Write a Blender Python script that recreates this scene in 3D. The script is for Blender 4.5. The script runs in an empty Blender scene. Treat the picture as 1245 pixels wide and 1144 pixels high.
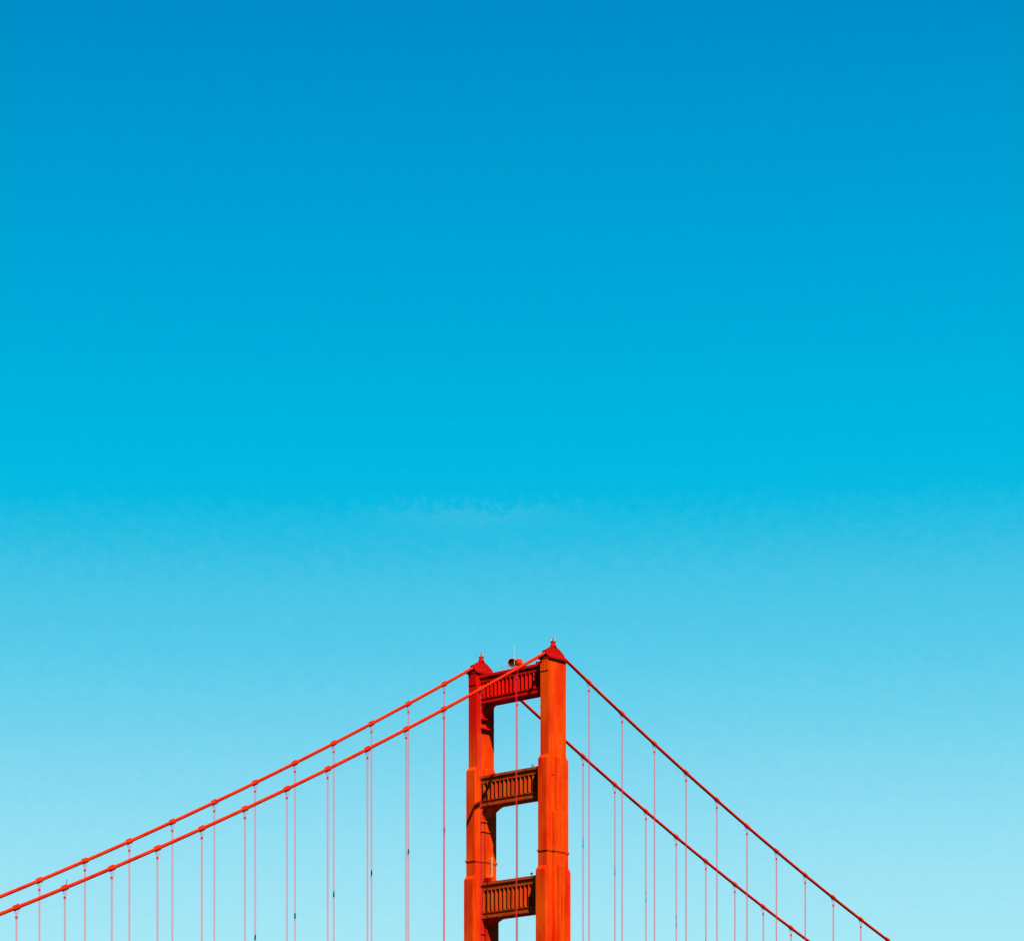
import bpy, bmesh, math, random
from mathutils import Vector, Matrix

random.seed(7)
scene = bpy.context.scene
COL = scene.collection

# ------------------------------------------------------------------ camera
F_PX = 3757.05            # focal length in pixels of the 1245 px wide photograph
TH = 0.808559             # heading, clockwise from +Y
cam_d = bpy.data.cameras.new("camera")
cam = bpy.data.objects.new("camera", cam_d)
COL.objects.link(cam)
cam.location = (-677.007, -573.528, 20.0)
cam.rotation_euler = (math.radians(90), 0, -TH)
cam_d.sensor_width = 36.0
cam_d.lens = F_PX / 1245 * 36.0
cam_d.shift_x = (622.5 - 449.208) / 1245
cam_d.shift_y = (1664.75 - 572.0) / 1245
cam_d.clip_start = 1.0
cam_d.clip_end = 60000
scene.camera = cam

# ------------------------------------------------------------------ exposure
scene.view_settings.view_transform = 'Standard'
scene.view_settings.look = 'None'
EXPOSURE = 0.8
scene.view_settings.exposure = EXPOSURE
scene.view_settings.gamma = 1.0
scene.cycles.caustics_reflective = False
scene.cycles.caustics_refractive = False
scene.cycles.diffuse_bounces = 1

# ------------------------------------------------------------------ sun
TO_SUN = Vector((-0.59, -1.0, 1.24)).normalized()
sun_d = bpy.data.lights.new("sun", 'SUN')
sun_d.energy = 5.0
sun_d.angle = math.radians(0.5)
sun_d.color = (1.0, 0.94, 0.84)
sun = bpy.data.objects.new("sun", sun_d)
sun.rotation_euler = (-TO_SUN).to_track_quat('-Z', 'Y').to_euler()
sun.location = (-100, -150, 400)
COL.objects.link(sun)

# ------------------------------------------------------------------ sky
def srgb(r, g, b):
    def f(c):
        c /= 255.0
        return c / 12.92 if c <= 0.04045 else ((c + 0.055) / 1.055) ** 2.4
    return (f(r), f(g), f(b))

world = bpy.data.worlds.new("World")
scene.world = world
world.use_nodes = True
wn, wl = world.node_tree.nodes, world.node_tree.links
wn.clear()
out = wn.new('ShaderNodeOutputWorld')
bg = wn.new('ShaderNodeBackground')
SKY_STRENGTH = 0.1
bg.inputs['Strength'].default_value = SKY_STRENGTH
sky = wn.new('ShaderNodeTexSky')
sky.sky_type = 'NISHITA'
sky.sun_disc = False
sky.sun_elevation = math.asin(TO_SUN.z)
sky.sun_rotation = math.atan2(TO_SUN.x, TO_SUN.y)
tc = wn.new('ShaderNodeTexCoord')
sep = wn.new('ShaderNodeSeparateXYZ')
wl.new(tc.outputs['Generated'], sep.inputs[0])
asin = wn.new('ShaderNodeMath'); asin.operation = 'ARCSINE'
wl.new(sep.outputs['Z'], asin.inputs[0])
deg = wn.new('ShaderNodeMath'); deg.operation = 'MULTIPLY'; deg.inputs[1].default_value = 180 / math.pi
wl.new(asin.outputs[0], deg.inputs[0])
# slight unevenness of the haze layer
nz = wn.new('ShaderNodeTexNoise'); nz.inputs['Scale'].default_value = 260; nz.inputs['Detail'].default_value = 4
nz.inputs['Roughness'].default_value = 0.75
mp = wn.new('ShaderNodeMapping'); mp.inputs['Scale'].default_value = (1, 1, 1.3)
wl.new(tc.outputs['Generated'], mp.inputs[0]); wl.new(mp.outputs[0], nz.inputs['Vector'])
nm = wn.new('ShaderNodeMath'); nm.operation = 'MULTIPLY_ADD'; nm.inputs[1].default_value = 1.1; nm.inputs[2].default_value = -0.55
wl.new(nz.outputs['Fac'], nm.inputs[0])
ad = wn.new('ShaderNodeMath'); ad.operation = 'ADD'
wl.new(deg.outputs[0], ad.inputs[0]); wl.new(nm.outputs[0], ad.inputs[1])
mr = wn.new('ShaderNodeMapRange'); mr.inputs['From Min'].default_value = 0; mr.inputs['From Max'].default_value = 40
wl.new(ad.outputs[0], mr.inputs['Value'])
ramp = wn.new('ShaderNodeValToRGB')
ramp.color_ramp.interpolation = 'LINEAR'
SKY = [(0.0, (70, 140, 170)), (5.5, (150, 215, 232)), (7.8, (168, 232, 246)), (9.94, (145, 222, 243)), (11.4, (120, 213, 238)),  # lowest stops dimmed below the frame to cut light on undersides
       (12.84, (92, 204, 235)), (14.26, (70, 196, 230)), (15.1, (40, 190, 227)), (15.7, (10, 186, 226)), (16.4, (0, 184, 226)),
       (17.75, (0, 176, 222)), (19.8, (0, 164, 215)), (22.0, (0, 152, 207)), (23.7, (0, 141, 200)), (30.0, (0, 110, 180))]
el = ramp.color_ramp.elements
for i, (e, c) in enumerate(SKY):
    x = el[i] if i < 2 else el.new(e / 40)
    x.position = e / 40
    x.color = (*srgb(*c), 1)
wl.new(mr.outputs[0], ramp.inputs['Fac'])
gain = wn.new('ShaderNodeVectorMath'); gain.operation = 'SCALE'
gain.inputs['Scale'].default_value = 1.0 / SKY_STRENGTH / 2 ** EXPOSURE
hi = wn.new('ShaderNodeMapRange'); hi.inputs['From Min'].default_value = 26; hi.inputs['From Max'].default_value = 45
wl.new(deg.outputs[0], hi.inputs['Value'])
mix = wn.new('ShaderNodeMix'); mix.data_type = 'RGBA'
wl.new(hi.outputs[0], mix.inputs['Factor'])
grade = wn.new('ShaderNodeVectorMath'); grade.operation = 'MULTIPLY'      # unseen upper sky stripped of red to deepen the shade
grade.inputs[1].default_value = (0.04, 0.4, 1.0)
wl.new(sky.outputs[0], grade.inputs[0])
# one thin pale wisp of high haze
az = wn.new('ShaderNodeMath'); az.operation = 'ARCTAN2'
wl.new(sep.outputs['X'], az.inputs[0]); wl.new(sep.outputs['Y'], az.inputs[1])
def gauss(v, c, w):
    a = wn.new('ShaderNodeMath'); a.operation = 'SUBTRACT'; a.inputs[1].default_value = c; wl.new(v, a.inputs[0])
    b = wn.new('ShaderNodeMath'); b.operation = 'DIVIDE'; b.inputs[1].default_value = w; wl.new(a.outputs[0], b.inputs[0])
    q = wn.new('ShaderNodeMath'); q.operation = 'MULTIPLY'; wl.new(b.outputs[0], q.inputs[0]); wl.new(b.outputs[0], q.inputs[1])
    n_ = wn.new('ShaderNodeMath'); n_.operation = 'MULTIPLY'; n_.inputs[1].default_value = -1.0; wl.new(q.outputs[0], n_.inputs[0])
    e_ = wn.new('ShaderNodeMath'); e_.operation = 'EXPONENT'; wl.new(n_.outputs[0], e_.inputs[0])
    return e_.outputs[0]
wisp = wn.new('ShaderNodeMath'); wisp.operation = 'MULTIPLY'
wl.new(gauss(az.outputs[0], math.radians(48.2), math.radians(1.5)), wisp.inputs[0])
wl.new(gauss(ad.outputs[0], 15.42, 0.16), wisp.inputs[1])
wk = wn.new('ShaderNodeMath'); wk.operation = 'MULTIPLY'; wk.inputs[1].default_value = 0.035
wl.new(wisp.outputs[0], wk.inputs[0])
wmix = wn.new('ShaderNodeMix'); wmix.data_type = 'RGBA'
wl.new(wk.outputs[0], wmix.inputs['Factor']); wl.new(ramp.outputs['Color'], wmix.inputs['A'])
wmix.inputs['B'].default_value = (0.75, 0.85, 0.9, 1)
wl.new(wmix.outputs['Result'], gain.inputs[0])
wl.new(gain.outputs[0], mix.inputs['A']); wl.new(grade.outputs[0], mix.inputs['B'])
wl.new(mix.outputs['Result'], bg.inputs['Color'])
wl.new(bg.outputs[0], out.inputs['Surface'])

# ------------------------------------------------------------------ materials
def paint(name, a, b, dark, rough=0.8, streak=0.5, seam=True, spec=0.04, upper_tone=None, mott=0.16):
    """weathered steel paint: two tones, rain streaks and faint plate seams"""
    m = bpy.data.materials.new(name); m.use_nodes = True
    n, l = m.node_tree.nodes, m.node_tree.links
    bs = n['Principled BSDF']
    bs.inputs['Roughness'].default_value = rough
    bs.inputs['Specular IOR Level'].default_value = spec
    geo = n.new('ShaderNodeNewGeometry')
    def noise(scale3, sc, det=5, ro=0.6):
        mpn = n.new('ShaderNodeMapping'); mpn.inputs['Scale'].default_value = scale3
        l.new(geo.outputs['Position'], mpn.inputs[0])
        t = n.new('ShaderNodeTexNoise'); t.inputs['Scale'].default_value = sc
        t.inputs['Detail'].default_value = det; t.inputs['Roughness'].default_value = ro
        l.new(mpn.outputs[0], t.inputs['Vector'])
        return t.outputs['Fac']
    def rng(v, lo, hi, t0=0.0, t1=1.0):
        r = n.new('ShaderNodeMapRange')
        r.inputs['From Min'].default_value = lo; r.inputs['From Max'].default_value = hi
        r.inputs['To Min'].default_value = t0; r.inputs['To Max'].default_value = t1
        l.new(v, r.inputs['Value']); return r.outputs[0]
    def mixc(fac, A, B):
        x = n.new('ShaderNodeMix'); x.data_type = 'RGBA'
        l.new(fac, x.inputs['Factor'])
        for k, s in (('A', A), ('B', B)):
            if isinstance(s, tuple): x.inputs[k].default_value = (*s, 1)
            else: l.new(s, x.inputs[k])
        return x.outputs['Result']
    c = mixc(rng(noise((1, 1, 0.35 if mott < 1 else 0.15), mott), 0.35, 0.65), a, b)
    if upper_tone:                                     # blends to a redder tone above a ragged edge
        cc, z0, z1 = upper_tone
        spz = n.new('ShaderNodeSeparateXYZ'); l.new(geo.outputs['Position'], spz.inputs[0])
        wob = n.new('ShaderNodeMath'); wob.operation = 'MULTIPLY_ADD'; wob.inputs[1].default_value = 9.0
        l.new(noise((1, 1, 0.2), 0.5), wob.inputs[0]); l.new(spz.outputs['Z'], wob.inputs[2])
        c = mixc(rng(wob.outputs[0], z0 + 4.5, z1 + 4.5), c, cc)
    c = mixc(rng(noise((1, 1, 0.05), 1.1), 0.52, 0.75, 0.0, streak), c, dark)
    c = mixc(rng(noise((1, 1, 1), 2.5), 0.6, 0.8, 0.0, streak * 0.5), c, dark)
    if seam:
        sp = n.new('ShaderNodeSeparateXYZ'); l.new(geo.outputs['Position'], sp.inputs[0])
        md = n.new('ShaderNodeMath'); md.operation = 'PINGPONG'; md.inputs[1].default_value = 2.6
        l.new(sp.outputs['Z'], md.inputs[0])
        c = mixc(rng(md.outputs[0], 0.0, 0.10, 0.16, 0.0), c, dark)
    l.new(c, bs.inputs['Base Color'])
    bp = n.new('ShaderNodeBump'); bp.inputs['Strength'].default_value = 0.15; bp.inputs['Distance'].default_value = 0.05
    l.new(noise((1, 1, 1), 3.0, 3), bp.inputs['Height'])
    l.new(bp.outputs[0], bs.inputs['Normal'])
    return m

def plain(name, c, rough=0.5, metal=0.0, var=0.25, sc=6.0):
    m = bpy.data.materials.new(name); m.use_nodes = True
    n, l = m.node_tree.nodes, m.node_tree.links
    bs = n['Principled BSDF']
    bs.inputs['Roughness'].default_value = rough; bs.inputs['Metallic'].default_value = metal
    t = n.new('ShaderNodeTexNoise'); t.inputs['Scale'].default_value = sc; t.inputs['Detail'].default_value = 4
    g = n.new('ShaderNodeNewGeometry'); l.new(g.outputs['Position'], t.inputs['Vector'])
    r = n.new('ShaderNodeMix'); r.data_type = 'RGBA'
    r.inputs['A'].default_value = (*[x * (1 - var) for x in c], 1)
    r.inputs['B'].default_value = (*[min(1, x * (1 + var)) for x in c], 1)
    l.new(t.outputs['Fac'], r.inputs['Factor']); l.new(r.outputs['Result'], bs.inputs['Base Color'])
    return m

M_LEG = paint("orange_paint", (0.63, 0.054, 0.0002), (0.53, 0.012, 0.0002), (0.22, 0.004, 0.0002), streak=0.6)
M_LEG_TWO_TONE = paint("two_tone_paint", (0.61, 0.050, 0.0002), (0.51, 0.011, 0.0002), (0.20, 0.004, 0.0002), streak=0.6, upper_tone=((0.46, 0.003, 0.0003), 199, 211))
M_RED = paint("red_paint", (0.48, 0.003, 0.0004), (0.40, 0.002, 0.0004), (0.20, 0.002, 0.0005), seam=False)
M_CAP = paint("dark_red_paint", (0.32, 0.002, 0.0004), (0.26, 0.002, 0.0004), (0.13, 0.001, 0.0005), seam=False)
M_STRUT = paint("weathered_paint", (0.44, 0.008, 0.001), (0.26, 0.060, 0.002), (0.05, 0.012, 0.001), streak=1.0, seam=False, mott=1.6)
M_CABLE = paint("cable_paint", (0.58, 0.024, 0.001), (0.46, 0.008, 0.001), (0.2, 0.004, 0.001), streak=0.6, seam=False)
M_ROPE = paint("rope_paint", (0.60, 0.022, 0.032), (0.54, 0.020, 0.03), (0.5, 0.015, 0.015), streak=0.2, seam=False, spec=0.0)
M_STEEL = plain("blue_grey_steel", (0.09, 0.28, 0.36), 0.7)
M_WHITE = plain("white_fibreglass", (0.34, 0.38, 0.4), 0.6)
M_GLASS = plain("lamp_glass", (0.5, 0.5, 0.52), 0.3)
M_TAN = plain("galvanised_tan", (0.55, 0.26, 0.10), 0.7)
M_ROAD = plain("asphalt", (0.05, 0.05, 0.05), 0.9)
M_DARK = plain("dish_shade_and_post", (0.010, 0.004, 0.003), 1.0)  # near black: shade painted inside the antennas, and the dark post

# ------------------------------------------------------------------ helpers
def hull(bm, pts, faces):
    vs = [bm.verts.new(p) for p in pts]
    for f in faces:
        try: bm.faces.new([vs[i] for i in f])
        except ValueError: pass

BOXF = [(0, 3, 2, 1), (4, 5, 6, 7), (0, 1, 5, 4), (1, 2, 6, 5), (2, 3, 7, 6), (3, 0, 4, 7)]
def box(bm, x0, x1, y0, y1, z0, z1, tx=0.0, ty=0.0):
    """box; its top is inset by tx, ty"""
    hull(bm, [(x0, y0, z0), (x1, y0, z0), (x1, y1, z0), (x0, y1, z0),
              (x0 + tx, y0 + ty, z1), (x1 - tx, y0 + ty, z1), (x1 - tx, y1 - ty, z1), (x0 + tx, y1 - ty, z1)], BOXF)

def shaft(bm, a, b, z0, z1, ch=0.0, cx=0.0, cy=0.0, y0=0.0):
    """leg stage centred on x=0,y=y0 with a sloped shoulder of height ch on top (inset cx, cy)"""
    rings = [(a, b, z0), (a, b, z1)]
    if ch: rings.append((a - cx, b - cy, z1 + ch))
    vs = []
    for (p, q, z) in rings:
        vs.append([bm.verts.new(v) for v in ((-p, y0 - q, z), (p, y0 - q, z), (p, y0 + q, z), (-p, y0 + q, z))])
    for r0, r1 in zip(vs, vs[1:]):
        for i in range(4):
            j = (i + 1) % 4
            bm.faces.new((r0[i], r0[j], r1[j], r1[i]))
    bm.faces.new(vs[0][::-1]); bm.faces.new(vs[-1])

def tube(bm, pts, r, n=10, caps=True):
    """tube along a list of points, r one radius or a list"""
    rs = r if isinstance(r, (list, tuple)) else [r] * len(pts)
    pts = [Vector(p) for p in pts]
    rings = []
    for i, p in enumerate(pts):
        d = (pts[min(i + 1, len(pts) - 1)] - pts[max(i - 1, 0)]).normalized()
        s = Vector((0, 1, 0)) if abs(d.y) < 0.9 else Vector((1, 0, 0))
        u = d.cross(s).normalized(); v = d.cross(u).normalized()
        rings.append([bm.verts.new(p + rs[i] * (math.cos(2 * math.pi * k / n) * u + math.sin(2 * math.pi * k / n) * v)) for k in range(n)])
    for a, b in zip(rings, rings[1:]):
        for k in range(n):
            bm.faces.new((a[k], a[(k + 1) % n], b[(k + 1) % n], b[k]))
    if caps:
        bm.faces.new(rings[0][::-1]); bm.faces.new(rings[-1])

def prism(bm, prof, y0, y1, t=None):
    """profile in x,z extruded along y; t(z) optional inset"""
    f = t or (lambda z: 0)
    a = [bm.verts.new((x, y0 + f(z), z)) for x, z in prof]
    b = [bm.verts.new((x, y1 - f(z), z)) for x, z in prof]
    n = len(prof)
    for i in range(n):
        j = (i + 1) % n
        bm.faces.new((a[i], a[j], b[j], b[i]))
    bm.faces.new(a[::-1]); bm.faces.new(b)

def prism_yz(bm, prof, x0, x1):
    a = [bm.verts.new((x0, y, z)) for y, z in prof]
    b = [bm.verts.new((x1, y, z)) for y, z in prof]
    n = len(prof)
    for i in range(n):
        j = (i + 1) % n
        bm.faces.new((a[i], a[j], b[j], b[i]))
    bm.faces.new(a[::-1]); bm.faces.new(b)

def mesh_obj(name, bm, mat, parent=None, smooth=False, loc=None):
    bmesh.ops.recalc_face_normals(bm, faces=bm.faces)
    me = bpy.data.meshes.new(name); bm.to_mesh(me); bm.free()
    me.materials.append(mat)
    if smooth:
        for p in me.polygons: p.use_smooth = True
    o = bpy.data.objects.new(name, me); COL.objects.link(o)
    if parent: o.parent = parent
    if loc: o.location = loc
    return o

def thing(name, label, cat, loc=(0, 0, 0), group=None):
    o = bpy.data.objects.new(name, None); COL.objects.link(o)
    o.empty_display_size = 1.0
    o.location = loc
    return tag(o, label, cat, group)

def tag(o, label=None, cat=None, group=None, kind=None):
    for k, v in (('label', label), ('category', cat), ('group', group), ('kind', kind)):
        if v: o[k] = v
    return o

NB = bmesh.new

# ------------------------------------------------------------------ setting below the frame
W = 27.5475                      # distance between the two cables
def sheet(name, size, z, mat):
    bm = NB(); box(bm, -size, size, -size, size, z - 0.5, z)
    return mesh_obj(name, bm, mat)
mw = bpy.data.materials.new("sea_water"); mw.use_nodes = True
b_ = mw.node_tree.nodes['Principled BSDF']
b_.inputs['Base Color'].default_value = (0.01, 0.05, 0.07, 1); b_.inputs['Roughness'].default_value = 0.12
wv = mw.node_tree.nodes.new('ShaderNodeTexNoise'); wv.inputs['Scale'].default_value = 0.15; wv.inputs['Detail'].default_value = 6
gg = mw.node_tree.nodes.new('ShaderNodeNewGeometry'); mw.node_tree.links.new(gg.outputs['Position'], wv.inputs['Vector'])
bb = mw.node_tree.nodes.new('ShaderNodeBump'); bb.inputs['Strength'].default_value = 0.6
mw.node_tree.links.new(wv.outputs['Fac'], bb.inputs['Height']); mw.node_tree.links.new(bb.outputs[0], b_.inputs['Normal'])
tag(sheet("water", 20000, 0.0, mw), kind='structure')
bm = NB()
box(bm, -343, 600, 1.0, W - 1.0, 71.0, 71.6)
for y in (0.3, W - 0.9):
    box(bm, -343, 600, y, y + 0.6, 64.0, 64.9); box(bm, -343, 600, y, y + 0.6, 70.4, 71.4)
    x = -343.0
    while x < 592:
        tube(bm, [(x, y + 0.3, 64.7), (x + 7.6, y + 0.3, 70.6)], 0.25, 4); x += 7.62
tag(mesh_obj("road", bm, M_ROAD), kind='structure')

# ------------------------------------------------------------------ bridge tower
tower = thing("bridge_tower", "tall orange steel suspension bridge tower with two stepped legs and three crossbeams", "bridge tower", (0, W / 2, 0))
OFF = W / 2
def leg(yc, near):
    bm = NB()
    shaft(bm, 3.86, 1.55, 60, 223.15, y0=yc)                              # top stage (core of all stages)
    shaft(bm, 2.55, 1.74, 190, 221.0, 0.25, 0.1, 0.16, y0=yc)
    shaft(bm, 4.84, 1.60, 55, 194.7, 1.1, 0.97, 0.03, y0=yc)              # second stage
    shaft(bm, 1.32, 2.42, 50, 195.1, 0.7, 0.15, 0.7, y0=yc)
    shaft(bm, 2.42, 2.46, 45, 179.3, 0.5, 0.15, 0.3, y0=yc)
    shaft(bm, 5.70, 1.72, 40, 162.9, 1.1, 0.85, 0.08, y0=yc)              # third stage
    shaft(bm, 1.15, 3.25, 35, 164.0, 0.7, 0.15, 0.6, y0=yc)
    shaft(bm, 6.60, 2.10, 30, 128.0, 1.1, 0.85, 0.3, y0=yc)               # stages below the frame
    shaft(bm, 2.60, 3.30, 28, 129.0, 0.7, 0.15, 0.5, y0=yc)
    shaft(bm, 8.0, 3.6, 12, 66.0, 1.2, 1.2, 1.2, y0=yc)
    o = mesh_obj("leg", bm, M_LEG if near else M_LEG_TWO_TONE, tower)
    # ring moulding
    bm = NB()
    for z0, z1, g in ((167.9, 168.2, 0.10), (168.2, 168.7, 0.24)):
        shaft(bm, 4.84 + g, 1.60 + g, z0, z1, y0=yc); shaft(bm, 2.42 + g, 2.46 + g, z0 - 0.02, z1 + 0.02, y0=yc)
    mesh_obj("ring_moulding", bm, M_LEG, o)
    # fluting under the cap on both end faces
    for s in (-1, 1):
        bm = NB()
        for k in range(5):
            y = yc - 1.24 + 0.62 * k
            x0, x1 = sorted((s * 3.84, s * 4.10))
            box(bm, x0, x1, y - 0.17, y + 0.17, 219.7, 222.9)
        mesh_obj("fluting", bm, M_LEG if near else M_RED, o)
    # saddle housing: a hollow hood over the cable, open at both ends
    st = [(-4.15, 225.45), (-3.3, 225.85), (-2.3, 226.4), (-1.1, 227.0), (0.0, 227.2), (1.1, 227.05), (2.3, 226.5), (3.4, 225.85), (4.2, 225.3)]
    def section(zr, g):
        h = []
        for t, w in ((0.0, 2.0), (0.10, 1.95), (0.22, 1.45), (0.45, 1.0), (0.75, 0.74), (1.0, 0.52)):
            h.append((w - g, 223.45 + (zr - g * 0.8 - 223.45) * t))
        return [(-y, z) for y, z in h] + [(y, z) for y, z in reversed(h)]
    bm = NB()
    ro, ri = [], []
    for x, zr in st:
        ro.append([bm.verts.new((x, yc + y, z)) for y, z in section(zr, 0.0)])
        ri.append([bm.verts.new((x, yc + y, z)) for y, z in section(zr, 0.14)])
    m_ = len(ro[0])
    for rr in (ro, ri):
        for a_, b_2 in zip(rr, rr[1:]):
            for k in range(m_ - 1):
                bm.faces.new((a_[k], a_[k + 1], b_2[k + 1], b_2[k]))
    for e in (0, -1):
        for k in range(m_ - 1):
            bm.faces.new((ro[e][k], ro[e][k + 1], ri[e][k + 1], ri[e][k]))
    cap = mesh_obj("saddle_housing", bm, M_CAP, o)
    bm = NB()
    box(bm, -4.2, 4.2, yc - 2.15, yc + 2.15, 223.1, 223.5)
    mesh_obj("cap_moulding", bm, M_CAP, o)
    return o
# geometry is written in world coordinates: the tower's origin is shifted back on its parts
def unshift(root):
    for c in COL.objects:
        if c.parent == root: c.location = (-root.location.x, -root.location.y, -root.location.z)
leg(0.0, True)
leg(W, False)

def strut(zb, zt, zcor, mat, nr, zf0, zf1, railing):
    """crossbeam between the legs; zb soffit, zcor underside of cornice, zt top, flutes zf0..zf1"""
    y0, y1 = 1.3, W - 1.3
    bm = NB()
    box(bm, -1.35, 1.35, y0, y1, zb + 0.3, zcor + 0.1)                     # recessed web
    box(bm, -2.3, 2.3, y0 + .01, y1 - .01, zf1, zcor + 0.05)               # upper band
    box(bm, -2.15, 2.15, y0 + .01, y1 - .01, zb + 0.15, zf0 - 0.35)        # lower band
    box(bm, -2.42, 2.42, y0 + .015, y1 - .015, zf0 - 0.58, zf0 - 0.33)
    o = mesh_obj("crossbeam", bm, mat, tower)
    bm = NB()
    box(bm, -2.72, 2.72, y0 + .02, y1 - .02, zcor, zcor + 0.30)
    box(bm, -2.60, 2.60, y0 + .03, y1 - .03, zcor + 0.28, zt)
    mesh_obj("cornice", bm, mat, o)
    bm = NB()
    box(bm, -2.55, 2.55, y0 + .02, y1 - .02, zb, zb + 0.5)
    mesh_obj("bottom_moulding", bm, mat, o)
    # fluted panel: a row of pointed vertical ribs on each face
    yy0, yy1 = 1.9, W - 1.9
    p = (yy1 - yy0) / nr
    for s in (-1, 1):
        bm = NB()
        for k in range(nr):
            ya, yb = yy0 + p * (k + 0.14), yy0 + p * (k + 0.86)
            ym = (ya + yb) / 2
            za, zb2 = zf0 - 0.30, zf1 + 0.02
            P = [(s * 1.3, ya, za), (s * 1.75, ya, za), (s * 2.36, ym, za + 0.25), (s * 1.75, yb, za), (s * 1.3, yb, za)]
            Q = [(x, y, zb2) for x, y, _ in P]
            hull(bm, P + Q, [(4, 3, 2, 1, 0), (5, 6, 7, 8, 9), (0, 1, 6, 5), (1, 2, 7, 6), (2, 3, 8, 7), (3, 4, 9, 8), (4, 0, 5, 9)])
        mesh_obj("fluted_panel", bm, mat, o)
    # curved brackets under both ends
    for s in (0, 1):
        bm = NB()
        for R, H, xa, xb in ((2.3, 3.0, -2.22, 2.22), (4.6 if zb > 200 else 6.3, 4.6, -0.9, 1.05 if zb > 200 else 1.95)):              # short outer and long inner bracket
            prof = [(0, zb + 0.1), (R, zb + 0.1)]
            for k in range(9):
                t = k / 8 * math.pi / 2
                prof.append((R - (R - 0.3) * math.sin(t) ** 1.3, zb - H + H * math.cos(t) ** 1.3))
            prof.append((0, zb - H))
            ya = 1.4
            prism_yz(bm, [(ya + y, z) if s == 0 else (W - ya - y, z) for y, z in prof], xa, xb)
        # two ledges lower on the leg
        for dz in (4.3, 7.1):
            yy = (1.5, 2.75) if s == 0 else (W - 2.75, W - 1.5)
            box(bm, -2.62, 2.62, yy[0], yy[1], zb - dz - 0.18, zb - dz + 0.18)
        mesh_obj("bracket", bm, mat if mat is not M_STRUT else M_LEG, o)
    if railing:
        bm = NB()
        for x in (-2.5, 2.5):
            for z in (0.55, 1.1): tube(bm, [(x, 2.2, zt + z), (x, W - 2.2, zt + z)], 0.03, 5)
            y = 2.2
            while y < W - 2: tube(bm, [(x, y, zt - 0.02), (x, y, zt + 1.1)], 0.035, 5); y += 2.1
        mesh_obj("railing", bm, mat, o)
    return o
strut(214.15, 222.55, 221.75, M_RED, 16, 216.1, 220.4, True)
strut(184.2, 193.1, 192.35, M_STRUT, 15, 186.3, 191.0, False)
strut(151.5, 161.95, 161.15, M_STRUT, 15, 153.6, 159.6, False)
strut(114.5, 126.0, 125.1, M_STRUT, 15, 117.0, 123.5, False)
bm = NB(); box(bm, -14, 14, -10, W + 10, -5, 13, 1.5, 1.5)
mesh_obj("pier", bm, plain("pier_concrete", (0.35, 0.33, 0.3), 0.8), tower)
unshift(tower)

# ------------------------------------------------------------------ main cables
ZS = 226.80
def cable_z(x):
    return ZS - 0.54635 * -x + 3.2461e-4 * x * x if x < 0 else ZS - 0.46364 * x + 4.0011e-4 * x * x
S = 15.24
def hx(i): return i * S + (-0.869 if i < 0 else 0.796)

NEAR_I = [i for i in range(-13, 12) if i != 0]
FAR_I = [i for i in range(-11, 11) if i not in (0, 2)]

def main_cable(y, idx, label):
    root = thing("main_cable", label, "cable", (0, y, 0), "main cables over the tower")
    bm = NB(); xs = []
    x = -343.0
    while x < -2.5: xs.append(x); x += 5.0
    xs += [-2.5, 0.0, 2.5]
    x = 6.0
    while x < 600: xs.append(x); x += 5.0
    pts = [(x, 0, cable_z(x) if abs(x) > 0.1 else ZS - 0.6) for x in xs]
    tube(bm, pts, 0.46, 14)
    c = mesh_obj("cable", bm, M_CABLE, root, smooth=True)
    proto = None
    for i in idx:
        x = hx(i)
        h = 1.0
        sl = (cable_z(x + h) - cable_z(x - h)) / (2 * h)
        if proto is None:
            bm = NB()
            tube(bm, [(-1.15, 0, 0), (-1.0, 0, 0), (1.0, 0, 0), (1.15, 0, 0)], [0.48, 0.545, 0.545, 0.48], 14)
            box(bm, -0.95, 0.95, -0.10, 0.10, 0.45, 0.74)                  # bolted flange on top
            box(bm, -0.95, 0.95, -0.10, 0.10, -0.66, -0.45)
            for k in (-0.55, 0.0, 0.55):
                tube(bm, [(k, -0.2, 0.65), (k, 0.2, 0.65)], 0.06, 6); tube(bm, [(k, -0.2, -0.58), (k, 0.2, -0.58)], 0.06, 6)
            proto = b = mesh_obj("cable_band", bm, M_CABLE, root)
        else:
            b = proto.copy(); COL.objects.link(b); b.parent = root
        b.location = (x, 0, cable_z(x))
        b.rotation_euler = (0, -math.atan(sl), 0)
    return root
main_cable(0.0, NEAR_I, "thick orange main cable passing over the nearer right leg of the tower")
main_cable(W, FAR_I, "thick orange main cable passing over the farther left leg of the tower")

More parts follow.
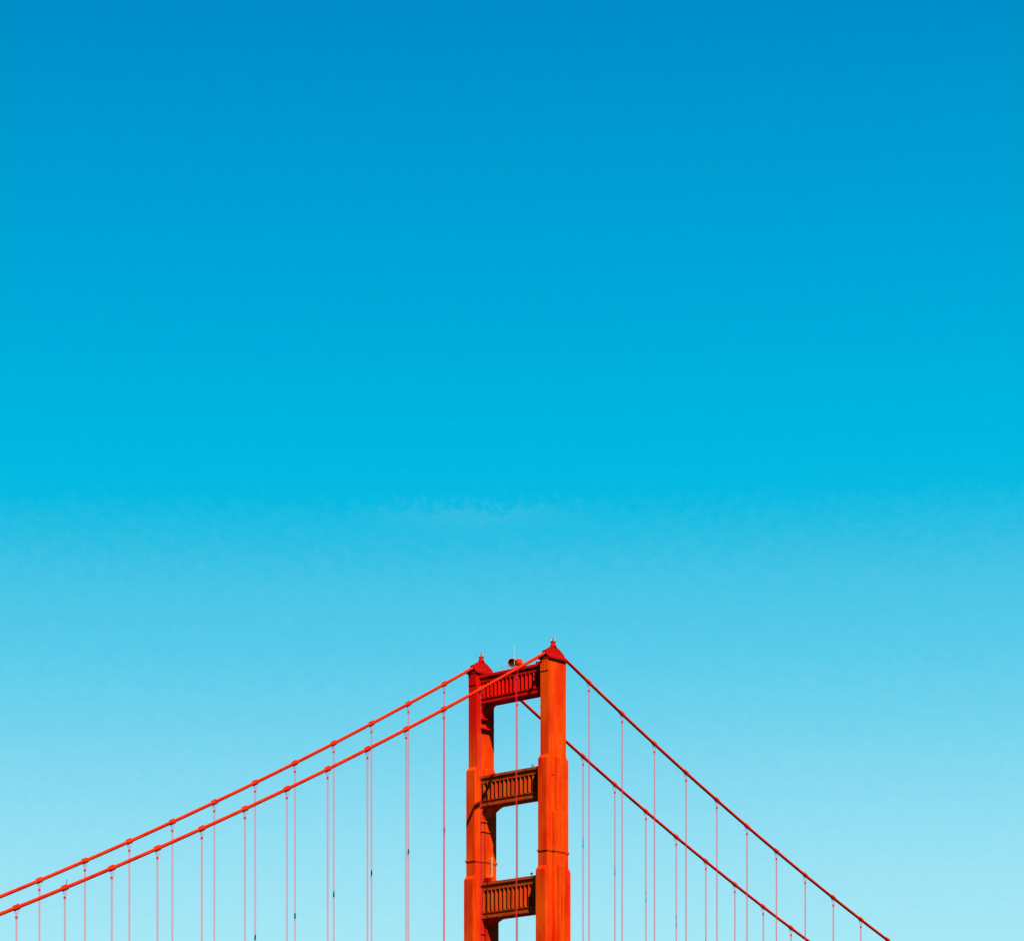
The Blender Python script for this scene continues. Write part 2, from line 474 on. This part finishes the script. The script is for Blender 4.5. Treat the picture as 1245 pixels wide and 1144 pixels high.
# ------------------------------------------------------------------ suspender ropes
ORD = ["", "first", "second", "third", "fourth", "fifth", "sixth", "seventh", "eighth", "ninth", "tenth", "eleventh", "twelfth", "thirteenth"]
collar_me = None
spacer_me = None
def suspender(i, y, label, spacer_d=None):
    x = hx(i); z = cable_z(x)
    root = thing("suspender_rope", label, "suspender rope", (x, y, z), "suspender ropes hanging from the main cables")
    zb = 71.4 - z
    bm = NB()
    for sx in (-1, 1):
        for sy in (-1, 1):
            tube(bm, [(sx * 0.22, sy * 0.62, 0.1), (sx * 0.22, sy * 0.58, -0.6), (sx * 0.13, sy * 0.13, -2.3), (sx * 0.13, sy * 0.13, zb)], 0.041, 6)
    mesh_obj("rope", bm, M_ROPE, root)
    global collar_me, spacer_me
    if collar_me is None:
        bm = NB(); box(bm, -0.26, 0.26, -0.26, 0.26, -2.6, -2.1, 0.04, 0.04)
        c = mesh_obj("collar", bm, M_ROPE, root); collar_me = c.data
    else:
        c = bpy.data.objects.new("collar", collar_me); COL.objects.link(c); c.parent = root
    if spacer_d:
        if spacer_me is None:
            bm = NB(); box(bm, -0.18, 0.18, -0.18, 0.18, -0.7, 0.7, 0.05, 0.05)
            c = mesh_obj("spacer_clamp", bm, M_STEEL, root); spacer_me = c.data
        else:
            c = bpy.data.objects.new("spacer_clamp", spacer_me); COL.objects.link(c); c.parent = root
        c.location = (0, 0, -spacer_d)
    return root
for i in NEAR_I:
    if i == -1: lab = "thin red suspender rope hanging in front of the three crossbeams, between the two tower legs"
    elif i == -2: lab = "thin red suspender rope hanging in front of the far left tower leg"
    elif i < 0: lab = "%s thin red suspender rope left of the tower, counted along the lower left cable" % ORD[-i - 2]
    else: lab = "%s thin red suspender rope right of the tower, counted along the upper right cable" % ORD[i]
    suspender(i, 0.0, lab)
for i in FAR_I:
    sp = None
    if i == 1: lab = "thin red suspender rope hanging behind the crossbeams, seen through the gaps between the tower legs"
    elif i < 0:
        lab = "%s thin red suspender rope left of the tower, counted along the upper left cable" % ORD[-i]
        if i >= -6: sp = 42.0
    else:
        lab = "%s thin red suspender rope right of the tower, counted along the lower right cable" % ORD[i - 2]
        if i <= 7: sp = 25.2
    suspender(i, W, lab, sp)

# ------------------------------------------------------------------ small things on the tower
def beacon(y, label):
    r = thing("beacon", label, "beacon", (0, y, 227.17), "aircraft warning beacons on the tower tops")
    bm = NB()
    tube(bm, [(0, 0, 0), (0, 0, 0.35), (0, 0, 1.25), (0, 0, 1.35), (0, 0, 1.5)], [1.0, 0.85, 0.6, 0.7, 0.7], 8)
    mesh_obj("pedestal", bm, M_RED, r)
    bm = NB()
    tube(bm, [(0, 0, 1.48), (0, 0, 2.1), (0, 0, 2.75)], [0.28, 0.24, 0.12], 8)
    box(bm, -0.12, 0.12, -0.75, 0.75, 1.72, 1.82)
    mesh_obj("post", bm, M_RED, r)
    for s in (-1, 1):
        bm = NB()
        yy = s * 0.62
        tube(bm, [(0, yy, 1.81), (0, yy, 1.88), (0, yy, 2.02), (0, yy, 2.12), (0, yy, 2.15)], [0.16, 0.2, 0.2, 0.12, 0.02], 10)
        lamp = mesh_obj("lamp", bm, M_GLASS, r, smooth=True)
        bm = NB()
        tube(bm, [(0, yy, 1.30), (0, yy, 1.80)], [0.32, 0.27], 10)
        mesh_obj("lamp_base", bm, M_STEEL, lamp)
    bm = NB()
    for k in range(8):
        a0, a1 = 2 * math.pi * k / 8, 2 * math.pi * (k + 1) / 8
        p0 = (0.95 * math.cos(a0), 0.95 * math.sin(a0)); p1 = (0.95 * math.cos(a1), 0.95 * math.sin(a1))
        tube(bm, [(*p0, 1.35), (*p0, 2.05)], 0.025, 4)
        tube(bm, [(*p0, 2.05), (*p1, 2.05)], 0.025, 4)
        tube(bm, [(*p0, 1.40), (*p1, 1.40)], 0.03, 4)
    mesh_obj("guard_rail", bm, M_STEEL, r)
    return r
beacon(0.0, "small red beacon with white lamps on top of the nearer right leg")
beacon(W, "small red beacon with white lamps on top of the farther left leg")

def drum(loc, heading, label, tilt=0.0):
    """microwave drum antenna on a short pole; opens along +X before turning"""
    r = thing("drum_antenna", label, "antenna", loc, "drum antennas on the top crossbeam")
    r.rotation_euler = (0, tilt, heading)
    bm = NB()
    n = 28
    def ring(x, rad): return [bm.verts.new((x, rad * math.cos(2 * math.pi * k / n), rad * math.sin(2 * math.pi * k / n))) for k in range(n)]
    def shell(prof):
        rs = [ring(*p) for p in prof]
        for a, b in zip(rs, rs[1:]):
            for k in range(n): bm.faces.new((a[k], a[(k + 1) % n], b[(k + 1) % n], b[k]))
        bm.faces.new(rs[0][::-1]); bm.faces.new(rs[-1])
    shell([(-0.75, 0.35), (-0.7, 0.8), (-0.45, 1.1), (-0.1, 1.2), (0.75, 1.2), (0.75, 1.08), (0.1, 1.06), (-0.25, 0.7), (-0.4, 0.25)])
    mesh_obj("drum", bm, M_LEG, r, smooth=False)
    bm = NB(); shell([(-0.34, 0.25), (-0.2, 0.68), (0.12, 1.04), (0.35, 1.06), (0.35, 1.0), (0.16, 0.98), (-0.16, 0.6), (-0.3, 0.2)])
    mesh_obj("dish", bm, M_DARK, r)  # shade of the drum's interior put into the dish colour
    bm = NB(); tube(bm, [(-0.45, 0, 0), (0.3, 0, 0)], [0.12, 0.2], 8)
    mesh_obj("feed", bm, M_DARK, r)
    bm = NB(); tube(bm, [(-0.55, 0, -2.4), (-0.55, 0, 0.4)], 0.12, 8)
    mesh_obj("pole", bm, M_RED, r)
    return r
drum((0.0, 15.65, 224.95), math.radians(180 + 38), "orange drum antenna showing its dark round open face, standing on the top crossbeam")
drum((0.0, 13.2, 224.65), math.radians(-20), "orange drum antenna turned away to show its rounded back, on the top crossbeam")

r = thing("whip_antenna", "thin white vertical mast above the top crossbeam beside the drum antennas", "antenna mast", (0, 14.77, 222.5))
bm = NB(); tube(bm, [(0, 0, 1.5), (0, 0, 7.4)], [0.085, 0.07], 8); mesh_obj("mast", bm, M_WHITE, r)
bm = NB(); tube(bm, [(0, 0, 0), (0, 0, 1.6)], 0.18, 8); box(bm, -0.3, 0.3, -0.3, 0.3, -0.02, 0.12); mesh_obj("mounting", bm, M_RED, r)

def cabinet(loc, sx, sy, sz, mat, label):
    r = thing("equipment_cabinet", label, "cabinet", loc)
    bm = NB(); box(bm, -sx, sx, -sy, sy, 0, sz); box(bm, -sx - .08, sx + .08, -sy - .08, sy + .08, sz - 0.02, sz + 0.12, 0.05, 0.05)
    mesh_obj("body", bm, mat, r)
    bm = NB(); box(bm, -sx - 0.06, -sx + 0.02, -sy * 0.8, sy * 0.8, 0.1, sz - 0.12); box(bm, -sx - 0.12, -sx - 0.05, sy * 0.5, sy * 0.62, sz * 0.45, sz * 0.6)
    mesh_obj("door", bm, mat, r)
cabinet((0, 4.2, 222.54), 1.2, 1.4, 0.85, M_RED, "low red cabinet on the top crossbeam beside the nearer leg")
cabinet((-1.6, W - 3.9, 161.94), 0.6, 0.9, 1.2, M_CAP, "dark red cabinet on the third crossbeam beside the farther leg")
cabinet((0.9, W - 3.6, 161.94), 0.6, 0.6, 1.6, M_LEG, "orange cabinet on the third crossbeam, below the pale ladder")

def fixture(loc, label):
    r = thing("floodlight", label, "floodlight", loc)
    bm = NB(); tube(bm, [(0, 0, 0), (0, 0, 0.75)], 0.07, 6); box(bm, -0.2, 0.2, -0.2, 0.2, -0.02, 0.06)
    mesh_obj("stand", bm, M_STEEL, r)
    bm = NB(); box(bm, -0.25, 0.25, -0.32, 0.32, 0.7, 1.2, 0.08, 0.08); box(bm, -0.3, -0.22, -0.24, 0.24, 0.78, 1.1)
    mesh_obj("lamp_head", bm, M_STEEL, r)
fixture((-1.0, 6.9, 193.09), "small grey fixture on the second crossbeam near its right end")
fixture((-1.0, 7.3, 161.94), "small blue grey fixture on the third crossbeam near its right end")

r = thing("ladder", "pale tan ladder fixed to the farther leg above the third crossbeam", "ladder", (1.25, W - 3.0, 164.2))
bm = NB()
for s in (-1, 1): tube(bm, [(s * 0.28, 0, 0), (s * 0.28, 0, 5.6)], 0.09, 6)
mesh_obj("rails", bm, M_TAN, r)
bm = NB()
for k in range(14): tube(bm, [(-0.28, 0, 0.25 + 0.4 * k), (0.28, 0, 0.25 + 0.4 * k)], 0.06, 6)
for z in (0.4, 5.0):
    for s in (-1, 1): tube(bm, [(s * 0.28, 0, z), (s * 0.28, 0.7, z)], 0.05, 6)
mesh_obj("rungs", bm, M_TAN, r)

x = -183.2
r = thing("marker_post", "short dark post standing upright on the lower left cable", "post", (x, 0, cable_z(x)))
bm = NB(); tube(bm, [(0, 0, 0.4), (0, 0, 1.75)], 0.07, 6); mesh_obj("post", bm, M_DARK, r)
bm = NB(); tube(bm, [(0, 0, 1.7), (0, 0, 1.8), (0, 0, 1.98)], [0.1, 0.15, 0.04], 8); mesh_obj("cap", bm, M_STEEL, r)

bpy.context.view_layer.update()
